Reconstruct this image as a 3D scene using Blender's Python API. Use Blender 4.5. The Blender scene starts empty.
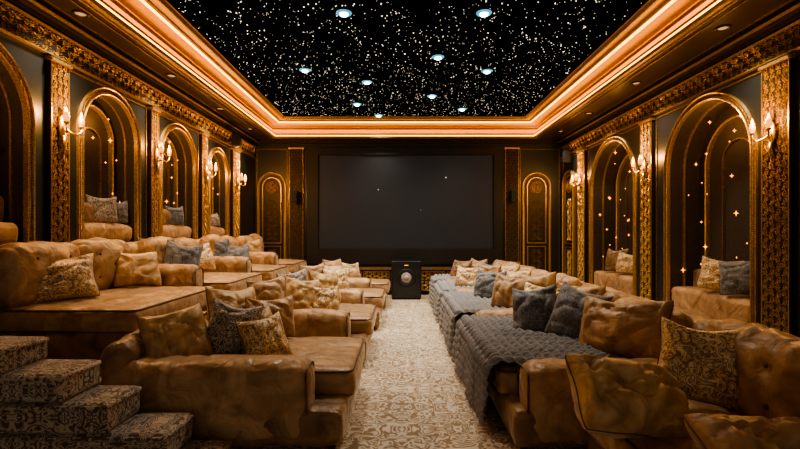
import bpy,bmesh,math,random
from mathutils import Vector,Matrix,noise
random.seed(7)
SC=bpy.context.scene; C=SC.collection
PI=math.pi
XL,XR,YB,ZS,ZT=-3.36,3.66,10.3,3.5,3.85   # walls, soffit height, star panel height

# ---------------------------------------------------------------- materials
def nm(name):
    m=bpy.data.materials.new(name); m.use_nodes=True
    nt=m.node_tree; b=nt.nodes['Principled BSDF']
    return m,nt,b
def N(nt,t,**k):
    n=nt.nodes.new(t)
    for a,v in k.items(): setattr(n,a,v)
    return n
def plain(name,col,rough=.6,metal=0,bump=0,bs=40,var=0,coat=0,spec=.5,dist=.01):
    m,nt,b=nm(name)
    b.inputs['Base Color'].default_value=(*col,1); b.inputs['Roughness'].default_value=rough; b.inputs['Metallic'].default_value=metal
    b.inputs['Coat Weight'].default_value=coat; b.inputs['Specular IOR Level'].default_value=spec
    tc=N(nt,'ShaderNodeTexCoord')
    nz=N(nt,'ShaderNodeTexNoise'); nz.inputs['Scale'].default_value=bs; nz.inputs['Detail'].default_value=3
    nt.links.new(tc.outputs['Object'],nz.inputs['Vector'])
    if bump:
        bp=N(nt,'ShaderNodeBump'); bp.inputs['Strength'].default_value=bump; bp.inputs['Distance'].default_value=dist
        nt.links.new(nz.outputs['Fac'],bp.inputs['Height']); nt.links.new(bp.outputs['Normal'],b.inputs['Normal'])
    if var:
        r=N(nt,'ShaderNodeValToRGB')
        r.color_ramp.elements[0].position=.3; r.color_ramp.elements[1].position=.7
        r.color_ramp.elements[0].color=(*[c*(1-var) for c in col],1); r.color_ramp.elements[1].color=(*[min(1,c*(1+var)) for c in col],1)
        nt.links.new(nz.outputs['Fac'],r.inputs['Fac']); nt.links.new(r.outputs['Color'],b.inputs['Base Color'])
    return m
def emit(name,col,s,sample=True):
    m,nt,b=nm(name)
    b.inputs['Base Color'].default_value=(*[c*.3 for c in col],1); b.inputs['Emission Color'].default_value=(*col,1); b.inputs['Emission Strength'].default_value=s
    if not sample:
        try: m.cycles.emission_sampling='NONE'
        except Exception: pass
    return m
def velvet(name,dark,light,scale=5):
    m,nt,b=nm(name)
    tc=N(nt,'ShaderNodeTexCoord')
    nz=N(nt,'ShaderNodeTexNoise'); nz.inputs['Scale'].default_value=scale; nz.inputs['Detail'].default_value=3; nz.inputs['Roughness'].default_value=.5; nz.inputs['Distortion'].default_value=1.3
    nt.links.new(tc.outputs['Object'],nz.inputs['Vector'])
    r=N(nt,'ShaderNodeValToRGB'); e=r.color_ramp.elements
    e[0].position=.30; e[1].position=.70; e[0].color=(*dark,1); e[1].color=(*light,1)
    nt.links.new(nz.outputs['Fac'],r.inputs['Fac']); nt.links.new(r.outputs['Color'],b.inputs['Base Color'])
    b.inputs['Roughness'].default_value=.40; b.inputs['Specular IOR Level'].default_value=.5
    b.inputs['Specular Tint'].default_value=(1,.82,.58,1)
    b.inputs['Sheen Weight'].default_value=.6; b.inputs['Sheen Roughness'].default_value=.28
    b.inputs['Sheen Tint'].default_value=(1,.82,.58,1)
    n2=N(nt,'ShaderNodeTexNoise'); n2.inputs['Scale'].default_value=6; n2.inputs['Detail'].default_value=2; n2.inputs['Distortion'].default_value=1.4
    nt.links.new(tc.outputs['Object'],n2.inputs['Vector'])
    bp=N(nt,'ShaderNodeBump'); bp.inputs['Strength'].default_value=.42; bp.inputs['Distance'].default_value=.055
    nt.links.new(n2.outputs['Fac'],bp.inputs['Height']); nt.links.new(bp.outputs['Normal'],b.inputs['Normal'])
    return m
def damask(name,c1,c2,period,scale,rough=.7,metal=0,sheen=.2,warp=0):
    m,nt,b=nm(name)
    tc=N(nt,'ShaderNodeTexCoord'); sp=N(nt,'ShaderNodeSeparateXYZ'); cb=N(nt,'ShaderNodeCombineXYZ')
    nt.links.new(tc.outputs['Object'],sp.inputs[0])
    for k in range(3):
        pp=N(nt,'ShaderNodeMath',operation='PINGPONG'); pp.inputs[1].default_value=period
        nt.links.new(sp.outputs[k],pp.inputs[0]); nt.links.new(pp.outputs[0],cb.inputs[k])
    nz=N(nt,'ShaderNodeTexNoise'); nz.inputs['Scale'].default_value=scale; nz.inputs['Detail'].default_value=1.5; nz.inputs['Distortion'].default_value=1.1
    src=cb.outputs[0]
    if warp:
        nw=N(nt,'ShaderNodeTexNoise'); nw.inputs['Scale'].default_value=.8; nt.links.new(tc.outputs['Object'],nw.inputs['Vector'])
        sc=N(nt,'ShaderNodeVectorMath',operation='SCALE'); sc.inputs['Scale'].default_value=warp; nt.links.new(nw.outputs['Color'],sc.inputs[0])
        ad=N(nt,'ShaderNodeVectorMath',operation='ADD'); nt.links.new(cb.outputs[0],ad.inputs[0]); nt.links.new(sc.outputs[0],ad.inputs[1]); src=ad.outputs[0]
    nt.links.new(src,nz.inputs['Vector'])
    r=N(nt,'ShaderNodeValToRGB'); cr=r.color_ramp; cr.elements[0].position=0; cr.elements[0].color=(*c1,1); cr.elements[1].position=1; cr.elements[1].color=(*c2,1)
    for p,c in ((.36,c1),(.385,c2),(.425,c2),(.445,c1),(.485,c1),(.505,c2),(.56,c2),(.58,c1),(.635,c1),(.66,c2)):
        q=cr.elements.new(p); q.color=(*c,1)
    nt.links.new(nz.outputs['Fac'],r.inputs['Fac']); nt.links.new(r.outputs['Color'],b.inputs['Base Color'])
    b.inputs['Roughness'].default_value=rough; b.inputs['Metallic'].default_value=metal; b.inputs['Sheen Weight'].default_value=sheen
    bp=N(nt,'ShaderNodeBump'); bp.inputs['Strength'].default_value=.4; bp.inputs['Distance'].default_value=.01
    nt.links.new(r.outputs['Color'],bp.inputs['Height']); nt.links.new(bp.outputs['Normal'],b.inputs['Normal'])
    return m
M={}
M['velvet']=velvet('tan_velvet',(.23,.130,.062),(.50,.325,.175),4)
M['velvet_dark']=velvet('brown_velvet',(.115,.064,.032),(.31,.19,.10),4.5)
M['velvet_gold']=velvet('bronze_velvet',(.27,.155,.06),(.62,.41,.20),6)
M['pipe']=plain('piping',(.10,.055,.027),.5,0,.2,80)
M['pipe_dark']=plain('dark_piping',(.05,.04,.04),.6,0,.2,80)
M['gold']=plain('carved_gold',(.60,.42,.18),.34,.85,.4,60,.40)
M['golddk']=plain('aged_gold',(.27,.175,.075),.42,.75,.4,50,.5)
M['cove']=plain('cove_gold',(.66,.33,.030),.45,.2,.1,50,.10)
M['bronze']=plain('dark_bronze',(.026,.019,.013),.5,.3,.3,50,.4)
M['wall']=plain('dark_lacquer',(.017,.022,.026),.40,0,.05,6,.15)
M['soffit']=plain('soffit_lacquer',(.028,.019,.012),.28,0,.03,6,.15,.3)
M['niche']=plain('niche_fabric',(.038,.028,.021),.7,0,.3,60,.4)
M['black']=plain('black_plastic',(.004,.004,.005),.5,0,.1,80)
M['blackgl']=plain('black_gloss',(.01,.01,.012),.2,0,.02,30)
M['sky']=plain('star_panel_black',(.0015,.0015,.0022),1,0,.02,80,0,0,0)
M['carpet']=damask('aisle_carpet',(.62,.535,.41),(.25,.16,.075),.40,8,.9,0,.3,.35)
M['stair']=damask('stair_carpet',(.085,.062,.046),(.42,.345,.26),.14,13.5,.85,0,.2,.15)
M['dgold']=damask('gold_damask',(.24,.145,.06),(.74,.53,.27),.11,17,.42,.15,.2)
M['dgrey']=damask('grey_damask',(.070,.056,.045),(.44,.36,.27),.09,16,.5,0,.2)
M['dblue']=damask('slate_damask',(.036,.039,.044),(.16,.16,.165),.07,22,.6,0,.3)
M['knit']=plain('grey_knit',(.235,.235,.24),.85,0,.5,140,.3)
M['screen']=emit('screen_image',(.0095,.0105,.012),1.0,False)
M['led']=emit('amber_led',(1,.50,.09),7)
M['ledhid']=emit('hidden_amber_led',(1,.42,.02),12)
M['flame']=emit('warm_bulb',(1,.46,.10),13,False)
M['star']=emit('tiny_star',(1,.84,.60),3.4,False)
M['starbig']=emit('cool_spot',(.50,.90,1),26,False)
M['halo']=emit('cool_spot_halo',(.06,.30,.42),1.5,False)  # dim cyan glow around the spots, put in as emission
M['nstar']=emit('niche_star',(1,.36,.045),4.5,False)
M['dot']=emit('screen_dot',(.8,.85,1),1.2,False)
M['glass']=emit('sconce_glass',(1,.34,.05),2.2,False)
M['cone']=plain('cone_paper',(.30,.27,.23),.5)
M['grille']=plain('speaker_grille',(.02,.02,.022),.8,0,.8,300)

# ---------------------------------------------------------------- mesh helpers
def finish(name,bm,mat,parent=None,smooth=True,world=False):
    if world and parent is not None: bmesh.ops.translate(bm,verts=bm.verts,vec=-parent.location)
    bmesh.ops.recalc_face_normals(bm,faces=bm.faces)
    me=bpy.data.meshes.new(name); bm.to_mesh(me); bm.free()
    if smooth:
        for p in me.polygons: p.use_smooth=True
    me.materials.append(mat)
    o=bpy.data.objects.new(name,me); C.objects.link(o)
    if parent is not None: o.parent=parent
    return o
def tag(o,label,cat=None,group=None,kind=None):
    if label: o['label']=label
    if cat: o['category']=cat
    if group: o['group']=group
    if kind: o['kind']=kind
    return o
def empty(name,loc,label,cat,group=None,rz=0):
    o=bpy.data.objects.new(name,None); C.objects.link(o); o.location=loc; o.rotation_euler=(0,0,rz); o.empty_display_size=.1
    return tag(o,label,cat,group)
def dup(root,loc,rz=None,label=None,parent=None):
    r=root.copy(); C.objects.link(r); r.location=loc
    if rz is not None: r.rotation_euler=rz if not isinstance(rz,(int,float)) else (0,0,rz)
    if label: r['label']=label
    if parent: r.parent=parent
    for ch in list(root.children):
        c=ch.copy(); C.objects.link(c); c.parent=r
        for g in ch.children:
            d=g.copy(); C.objects.link(d); d.parent=c
    return r
def bx(bm,x0,x1,y0,y1,z0,z1,f=None):
    f=f or (lambda a,b,c:(a,b,c))
    v=[bm.verts.new(f(x,y,z)) for x in (x0,x1) for y in (y0,y1) for z in (z0,z1)]
    for q in ((0,1,3,2),(4,6,7,5),(0,4,5,1),(2,3,7,6),(0,2,6,4),(1,5,7,3)): bm.faces.new([v[i] for i in q])
def tube(bm,pts,r,seg=8,closed=False):
    pts=[Vector(p) for p in pts]; n=len(pts); rings=[]
    rr=r if isinstance(r,(list,tuple)) else [r]*n
    for i,p in enumerate(pts):
        if closed: t=pts[(i+1)%n]-pts[i-1]
        else: t=pts[min(i+1,n-1)]-pts[max(i-1,0)]
        if t.length<1e-9: t=Vector((0,0,1))
        t.normalize(); up=Vector((0,0,1)) if abs(t.z)<.9 else Vector((1,0,0))
        a=t.cross(up).normalized(); b=t.cross(a)
        rings.append([bm.verts.new(p+(a*math.cos(2*PI*k/seg)+b*math.sin(2*PI*k/seg))*rr[i]) for k in range(seg)])
    m=n if closed else n-1
    for i in range(m):
        A,B=rings[i],rings[(i+1)%n]
        for k in range(seg): bm.faces.new((A[k],A[(k+1)%seg],B[(k+1)%seg],B[k]))
    if not closed:
        bm.faces.new(rings[0]); bm.faces.new(rings[-1])
def lathe(bm,c,prof,seg=16,mat=None):
    c=Vector(c); R=[]
    for r,z in prof:
        R.append([bm.verts.new((mat@Vector((r*math.cos(2*PI*k/seg),r*math.sin(2*PI*k/seg),z)) if mat else Vector((r*math.cos(2*PI*k/seg),r*math.sin(2*PI*k/seg),z)))+c) for k in range(seg)])
    for i in range(len(R)-1):
        for k in range(seg): bm.faces.new((R[i][k],R[i][(k+1)%seg],R[i+1][(k+1)%seg],R[i+1][k]))
    bm.faces.new(R[0]); bm.faces.new(R[-1])
def ridge(n,k):
    v=max(0,1-abs(n)*k); return v*v*(3-2*v)
def rbox(x0,x1,y0,y1,z0,z1,r=.06,puff=(0,0,0),wr=0,wf=5,dim=(),step=.045,seed=0,crease=0):
    bm=bmesh.new(); lo=Vector((x0,y0,z0)); hi=Vector((x1,y1,z1)); L=hi-lo; r=min(r,min(L)/2*.98)
    ax=[]
    for a in range(3):
        n=max(2,min(36,int((L[a]-2*r)/step)+1))
        ax.append([0,r*.08,r*.25,r*.5,r*.75]+[r+(L[a]-2*r)*k/n for k in range(n+1)]+[L[a]-r*.75,L[a]-r*.5,L[a]-r*.25,L[a]-r*.08,L[a]])
    cache={}
    cen=(lo+hi)/2; sv=Vector((seed*3.1,seed*1.7,seed))
    def V(i,j,k):
        key=(i,j,k)
        if key in cache: return cache[key]
        p=lo+Vector((ax[0][i],ax[1][j],ax[2][k]))
        q=Vector([min(max(p[a],lo[a]+r),hi[a]-r) for a in range(3)]); d=p-q
        if d.length>1e-7: p=q+d.normalized()*r
        u=[(p[a]-cen[a])/(L[a]/2) for a in range(3)]; o=Vector((0,0,0))
        for a in range(3):
            if puff[a]:
                b,c=(a+1)%3,(a+2)%3
                o[a]+=u[a]*puff[a]*max(0,1-u[b]**2)*max(0,1-u[c]**2)
        for (a,sg,pb,pc,rad,dep) in dim:
            b,c=(a+1)%3,(a+2)%3
            dd=math.sqrt((p[b]-pb)**2+(p[c]-pc)**2)/rad
            if u[a]*sg>.3: o[a]-=sg*dep*math.exp(-dd*1.3)
        if crease:
            dn=Vector([x**5 for x in u])
            if dn.length>1e-6: dn.normalize()
            w=p+noise.noise_vector(p*2.2+sv)*.12
            o-=dn*crease*(ridge(noise.noise(w*2.0+sv),9)+.7*ridge(noise.noise(w*3.4-sv),9))
        p=p+o
        if wr: p=p+noise.noise_vector(p*wf*.8+sv)*wr*.7+noise.noise_vector(p*wf*.4-sv)*wr*1.3
        v=bm.verts.new(p); cache[key]=v; return v
    n=[len(a)-1 for a in ax]
    for i in range(n[0]):
        for j in range(n[1]):
            for k in (0,n[2]): bm.faces.new((V(i,j,k),V(i+1,j,k),V(i+1,j+1,k),V(i,j+1,k)))
    for i in range(n[0]):
        for k in range(n[2]):
            for j in (0,n[1]): bm.faces.new((V(i,j,k),V(i+1,j,k),V(i+1,j,k+1),V(i,j,k+1)))
    for j in range(n[1]):
        for k in range(n[2]):
            for i in (0,n[0]): bm.faces.new((V(i,j,k),V(i,j+1,k),V(i,j+1,k+1),V(i,j,k+1)))
    return bm
def looprect(x0,x1,y0,y1,z,r,n=6):
    P=[]
    for cx,cy,a0 in ((x1-r,y1-r,0),(x0+r,y1-r,90),(x0+r,y0+r,180),(x1-r,y0+r,270)):
        for k in range(n+1):
            a=math.radians(a0+90*k/n); P.append((cx+r*math.cos(a),cy+r*math.sin(a),z))
    Q=[]
    for i in range(len(P)):
        a=Vector(P[i]); b=Vector(P[(i+1)%len(P)]); m=max(1,int((b-a).length/.08))
        for k in range(m): Q.append(a.lerp(b,k/m))
    return Q
def ribbon(bm,pts,rs,f,h=.9):
    n=len(pts); prev=None
    for i in range(n):
        a=pts[max(i-1,0)]; b=pts[min(i+1,n-1)]
        tx,ty=b[0]-a[0],b[1]-a[1]; l=math.hypot(tx,ty) or 1; nx,ny=-ty/l,tx/l; r=rs[i]; x,y=pts[i]
        cur=[bm.verts.new(f(x-nx*r,y-ny*r,.002)),bm.verts.new(f(x,y,.002+r*h+.004)),bm.verts.new(f(x+nx*r,y+ny*r,.002))]
        if prev:
            bm.faces.new((prev[0],prev[1],cur[1],cur[0])); bm.faces.new((prev[1],prev[2],cur[2],cur[1]))
        prev=cur
def motif(bm,u0,v0,W,H,f,rot=False,k=1.0):
    def P(a,b): return (u0+b,v0+a) if rot else (u0+a,v0+b)
    S=min(W,H); t=S*.055*k
    for s in (-1,1):
        for q in (-1,1):
            cx,cy,R=s*.25*W,q*.24*H,.2*S
            pts=[];rs=[]
            pts.append(P(0,q*.02*H)); rs.append(t)
            pts.append(P(s*.12*W,q*.02*H)); rs.append(t*1.2)
            for i in range(13):
                th=-PI/2+i*2*PI*1.35/12; rr=R*(1-i/12*.82)*1.05
                pts.append(P(cx+s*rr*math.cos(th)*.98,cy+q*rr*math.sin(th))); rs.append(t*(1.1-.4*i/12))
            ribbon(bm,pts,rs,f,1.1)
            pts=[P(s*(.05+.42*x)*W,q*(.47-.10*math.sin(PI*x))*H) for x in (0,.25,.5,.75,1)]
            ribbon(bm,pts,[t*.3,t*1.1,t*1.3,t*.9,t*.2],f,1.0)
    for a in range(6):
        th=a*PI/3+PI/6; l=.15*S
        ribbon(bm,[P(l*x*math.cos(th),l*x*math.sin(th)) for x in (0,.4,.75,1)],[t*.3,t*.9,t*.7,t*.1],f,1.3)
def vine(bm,u0,u1,v0,v1,f,n,vertical=True,flip=1,tk=1.0,leaves=8,seed=1):
    """running acanthus vine: a wavy stem with curls and leaves on alternate sides"""
    rv=random.Random(seed)
    L=(v1-v0) if vertical else (u1-u0); Wd=(u1-u0) if vertical else (v1-v0)
    def P(s,a): return ((u0+u1)/2+a*flip,v0+s) if vertical else (u0+s,(v0+v1)/2+a*flip)
    A=Wd*.20; lam=L/n; t=Wd*.030*tk
    m=n*6
    ribbon(bm,[P(L*i/m,A*math.sin(2*PI*(L*i/m)/lam/2)) for i in range(m+1)],[t]*(m+1),f,1.4)
    cl=lambda q:(q[0],max(-Wd*.49,min(Wd*.49,q[1])))
    for i in range(n):
        sd=1 if i%2==0 else -1
        s0=lam*(i+.5+rv.uniform(-.06,.06)); R=min(Wd*.26,lam*.40)*rv.uniform(.85,1.1)
        cx=-sd*Wd*.10
        pts=[];rs=[]; tn_=rv.uniform(1.1,1.5)
        for k in range(11):
            th=PI*.5*sd+sd*k*2*PI*tn_/10; rr=R*(1-.82*k/10)
            pts.append(P(s0+rr*math.cos(th),cx+rr*math.sin(th))); rs.append(t*(1.35-.7*k/10))
        ribbon(bm,pts,rs,f,1.6)
        for k in range(leaves):
            th=(-PI*.5-1.5+3.2*k/leaves+rv.uniform(-.1,.1))*sd
            q1,q2=R*1.0,R*rv.uniform(1.35,1.75)
            a0=(s0+q1*math.cos(th),cx+q1*math.sin(th)); a1=(s0+q2*math.cos(th+.3*sd),cx+q2*math.sin(th+.3*sd))
            am=((a0[0]+a1[0])/2+R*.05,(a0[1]+a1[1])/2)
            ribbon(bm,[P(*cl(a0)),P(*cl(am)),P(*cl(a1))],[t*.5,t*1.5,t*.15],f,1.8)
        a0=(s0-lam*.45,sd*Wd*.30)
        for k in range(4):
            th=(.1+.6*k)*sd
            ribbon(bm,[P(a0[0],a0[1]*.8),P(a0[0]+R*.35*math.cos(th),a0[1]+R*.25*math.sin(th)),P(*cl((a0[0]+R*.75*math.cos(th),a0[1]+R*.55*math.sin(th))))],[t*.4,t*1.5,t*.1],f,1.8)
fL=lambda u,v,w:(XL+w,u,v)
fR=lambda u,v,w:(XR-w,u,v)
fB=lambda u,v,w:(u,YB-w,v)
def off(f,w0): return lambda u,v,w:f(u,v,w+w0)

# ---------------------------------------------------------------- room shell
Y0=-1.5
b=bmesh.new(); bx(b,XL-.1,XR+.1,Y0,YB+.1,-.1,0); tag(finish('floor',b,M['carpet'],smooth=False),'cream and bronze damask patterned carpet',kind='structure')
ZB_L,ZB_R=1.28,.30
archL=[(2.85,4.02,ZB_L,2.97),(4.72,5.68,ZB_L,2.97),(6.27,7.27,ZB_L,2.95),(7.83,8.61,ZB_L,2.87)]
archR=[(4.70,6.18,ZB_R,2.98),(7.08,8.66,ZB_R,2.98)]
def wall(name,f,ya,yb,ztop,arches):
    b=bmesh.new()
    def q(*p): b.faces.new([b.verts.new(f(*a)) for a in p])
    cur=ya
    for (a,c,zb,zt) in arches:
        q((cur,0,0),(a,0,0),(a,ztop,0),(cur,ztop,0))
        if zb>0: q((a,0,0),(c,0,0),(c,zb,0),(a,zb,0))
        r=(c-a)/2; m=(a+c)/2; zs=zt-r; n=24
        P=[(m-r*math.cos(PI*k/n),zs+r*math.sin(PI*k/n)) for k in range(n+1)]
        for k in range(n): q((P[k][0],P[k][1],0),(P[k+1][0],P[k+1][1],0),(P[k+1][0],ztop,0),(P[k][0],ztop,0))
        cur=c
    q((cur,0,0),(yb,0,0),(yb,ztop,0),(cur,ztop,0))
    return tag(finish(name,b,M['wall'],smooth=False),'dark lacquered wall',kind='structure')
wall('wall_left',fL,Y0,YB,ZS,archL); wall('wall_right',fR,Y0,YB,ZS,archR)
b=bmesh.new(); bx(b,XL-.1,XR+.1,YB,YB+.1,0,ZT+.1); tag(finish('wall_back',b,M['wall'],smooth=False),'dark wall behind the screen',kind='structure')
OL,OR,OB=-2.78,2.90,9.84
b=bmesh.new(); bx(b,XL-.1,XR+.1,Y0,YB+.1,ZT,ZT+.1); tag(finish('ceiling',b,M['sky'],smooth=False),'black starry ceiling panel',kind='structure')
b=bmesh.new(); bx(b,XL-.02,OL-.02,Y0,YB,ZS-.012,ZS+.01); bx(b,OR+.02,XR+.02,Y0,YB,ZS-.012,ZS+.01); bx(b,OL-.02,OR+.02,OB+.02,YB,ZS-.012,ZS+.01)
tag(finish('trim_1',b,M['soffit'],smooth=False),'dark lacquered ceiling soffit',kind='structure')
def cove(prof,name,mat,label,smooth=False):
    b=bmesh.new(); prev=None
    for o,z in prof:
        c=[b.verts.new(p) for p in ((OL+o,Y0,z),(OL+o,OB-o,z),(OR-o,OB-o,z),(OR-o,Y0,z))]
        if prev:
            for k in range(3): b.faces.new((prev[k],prev[k+1],c[k+1],c[k]))
        prev=c
    return tag(finish(name,b,mat,smooth=smooth),label,kind='structure')
cove([(-.13,3.475),(-.13,3.49),(-.10,3.465),(-.08,3.465),(-.07,3.478),(-.03,3.478),(-.02,3.46),(0,3.462),(0,3.485),(.012,3.495),(.012,3.515),(0,3.525),(0,3.555),(-.02,3.555),(-.02,3.52),(-.24,3.52)],'trim_2',M['golddk'],'gold lip moulding around the ceiling opening')
cv=[(-.24,3.52),(-.24,3.60)]
for k in range(1,6):
    a=PI/2*k/5; cv.append((-.24+.16*(1-math.cos(a)),3.60+.06*math.sin(a)))
cv+=[(-.06,3.66),(-.06,3.68),(-.03,3.69),(-.03,3.71)]
for k in range(1,6):
    a=PI/2*k/5; cv.append((-.03+.12*(1-math.cos(a)),3.71+.05*math.sin(a)))
cv+=[(.11,3.76),(.11,3.775),(.13,3.78),(.13,3.795),(.20,3.81),(.235,3.815),(.235,3.83),(.26,3.835),(.29,3.84),(.29,3.86)]
cove(cv,'trim_3',M['cove'],'stepped and curved gold recess of the ceiling cove')
cove([(-.17,3.53),(-.06,3.53)],'trim_4',M['ledhid'],'amber light strip concealed behind the cove lip')
cove([(.0135,3.495),(.0135,3.515)],'trim_5',M['led'],'fine amber light line on the cove lip')
cove([(.106,3.758),(.128,3.779)],'trim_6',M['led'],'fine amber light line inside the cove recess')
cove([(-.066,3.655),(-.058,3.648),(-.050,3.66),(-.05,3.684)],'trim_7',M['golddk'],'narrow gold bead between the two glowing cove curves')
cove([(.135,3.785),(.145,3.778),(.158,3.782),(.165,3.802)],'trim_8',M['golddk'],'narrow gold bead inside the upper cove')
cove([(.225,3.82),(.235,3.80),(.26,3.80),(.275,3.82),(.285,3.842)],'trim_9',M['golddk'],'gold bead framing the star panel')
tn=10
def trim(bm,mat,label):
    global tn
    o=tag(finish('trim_%d'%tn,bm,mat,smooth=False),label,kind='structure'); tn+=1; return o
for f,nmn in ((fL,'left'),(fR,'right')):
    b=bmesh.new()
    for (v0,v1,w) in ((3.44,3.488,.12),(3.40,3.44,.08),(3.36,3.40,.05)): bx(b,Y0,YB,v0,v1,0,w,f)
    trim(b,M['bronze'],'stepped crown moulding on the %s wall'%nmn)
    b=bmesh.new(); bx(b,Y0,YB,3.43,3.440,.0,.125,f); bx(b,Y0,YB,3.325,3.335,0,.045,f); bx(b,Y0,YB,3.080,3.090,0,.045,f); trim(b,M['gold'],'gold beads edging the %s frieze'%nmn)
    b=bmesh.new()
    for r_ in range(3): vine(b,3.0,YB-.05,3.09+r_*.0785,3.09+(r_+1)*.0785,f,96,False,1 if r_%2 else -1,1.2,5,r_)
    trim(b,M['gold'],'carved gold scroll frieze along the %s wall'%nmn)
    b=bmesh.new()
    x0,x1=(XL+.16,XL+.175) if f is fL else (XR-.175,XR-.16)
    bx(b,x0,x1,Y0,YB-.15,ZS-.022,ZS-.01)
    x0,x1=(OL-.20,OL-.185) if f is fL else (OR+.185,OR+.20)
    bx(b,x0,x1,Y0,YB-.15,ZS-.022,ZS-.01)
    trim(b,M['golddk'],'thin gold lines on the %s soffit'%nmn)
b=bmesh.new(); bx(b,XL,XR,3.42,3.488,0,.06,fB); trim(b,M['bronze'],'crown moulding over the screen wall')
for f,nmn in ((fL,'left'),(fR,'right')):
    b=bmesh.new(); bx(b,Y0,YB,0,.16,0,.03,f); tag(finish('baseboard_'+nmn,b,M['golddk'],smooth=False),'bronze baseboard',kind='structure')
def rectline(bm,f,u0,u1,v0,v1,t=.014,w=.014):
    bx(bm,u0,u1,v0,v0+t,0,w,f); bx(bm,u0,u1,v1-t,v1,0,w,f); bx(bm,u0,u0+t,v0+t,v1-t,0,w,f); bx(bm,u1-t,u1,v0+t,v1-t,0,w,f)
b=bmesh.new()
for u0,u1,v0 in ((4.555,6.46,.22),(6.86,8.82,.22),(2.4,4.12,.22)): rectline(b,fR,u0,u1,v0,3.04)
for u0,u1 in ((2.5,3.2),(3.3,4.05)): rectline(b,fR,u0,u1,.35,2.9,.012,.012)
trim(b,M['golddk'],'thin gold panel lines on the right wall')
b=bmesh.new()
for u0,u1,v0 in ((4.52,5.90,1.12),(6.15,7.41,1.12),(7.70,8.76,1.12)): rectline(b,fL,u0,u1,v0,3.04)
trim(b,M['golddk'],'thin gold panel lines on the left wall')
b=bmesh.new()
for u0,u1 in ((-3.32,-2.62),(2.70,3.60)): rectline(b,fB,u0,u1,.1,3.3,.014,.014)
rectline(b,fR,9.36,10.2,.2,3.04)
trim(b,M['golddk'],'thin gold panel lines around the arched doors')

# ---------------------------------------------------------------- niches
starm=bmesh.new()
for ax_ in range(3):
    for sg in (-1,1):
        d=[0,0,0]; d[ax_]=sg*.034; tip=starm.verts.new(d); rg_=[]
        for k in range(4):
            a=PI/4+k*PI/2; q=[0,0,0]; q[(ax_+1)%3]=.005*math.cos(a); q[(ax_+2)%3]=.005*math.sin(a); q[ax_]=sg*.004; rg_.append(starm.verts.new(q))
        for k in range(4): starm.faces.new((tip,rg_[k],rg_[(k+1)%4]))
bmesh.ops.create_icosphere(starm,subdivisions=1,radius=.012)
sme=bpy.data.meshes.new('star_light'); starm.to_mesh(sme); starm.free(); sme.materials.append(M['nstar'])
def apath(a,c,zb,zt,off=0,n=28):
    r=(c-a)/2; m=(a+c)/2; zs=zt-r; R=r+off
    P=[(m-R,zb,-1,0)]+[(m-R,zb+(zs-zb)*k/8,-1,0) for k in range(1,8)]
    P+=[(m-R*math.cos(PI*k/n),zs+R*math.sin(PI*k/n),-math.cos(PI*k/n),math.sin(PI*k/n)) for k in range(n+1)]
    P+=[(m+R,zb+(zs-zb)*k/8,1,0) for k in range(7,-1,-1)]
    return P
def sweep(bm,path,prof,f):
    prev=None
    for (u,v,nx,ny) in path:
        cur=[bm.verts.new(f(u+nx*o,v+ny*o,w)) for o,w in prof]
        if prev:
            for k in range(len(prof)-1): bm.faces.new((prev[k],prev[k+1],cur[k+1],cur[k]))
        prev=cur
DPL,DPR=.26,.42
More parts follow.
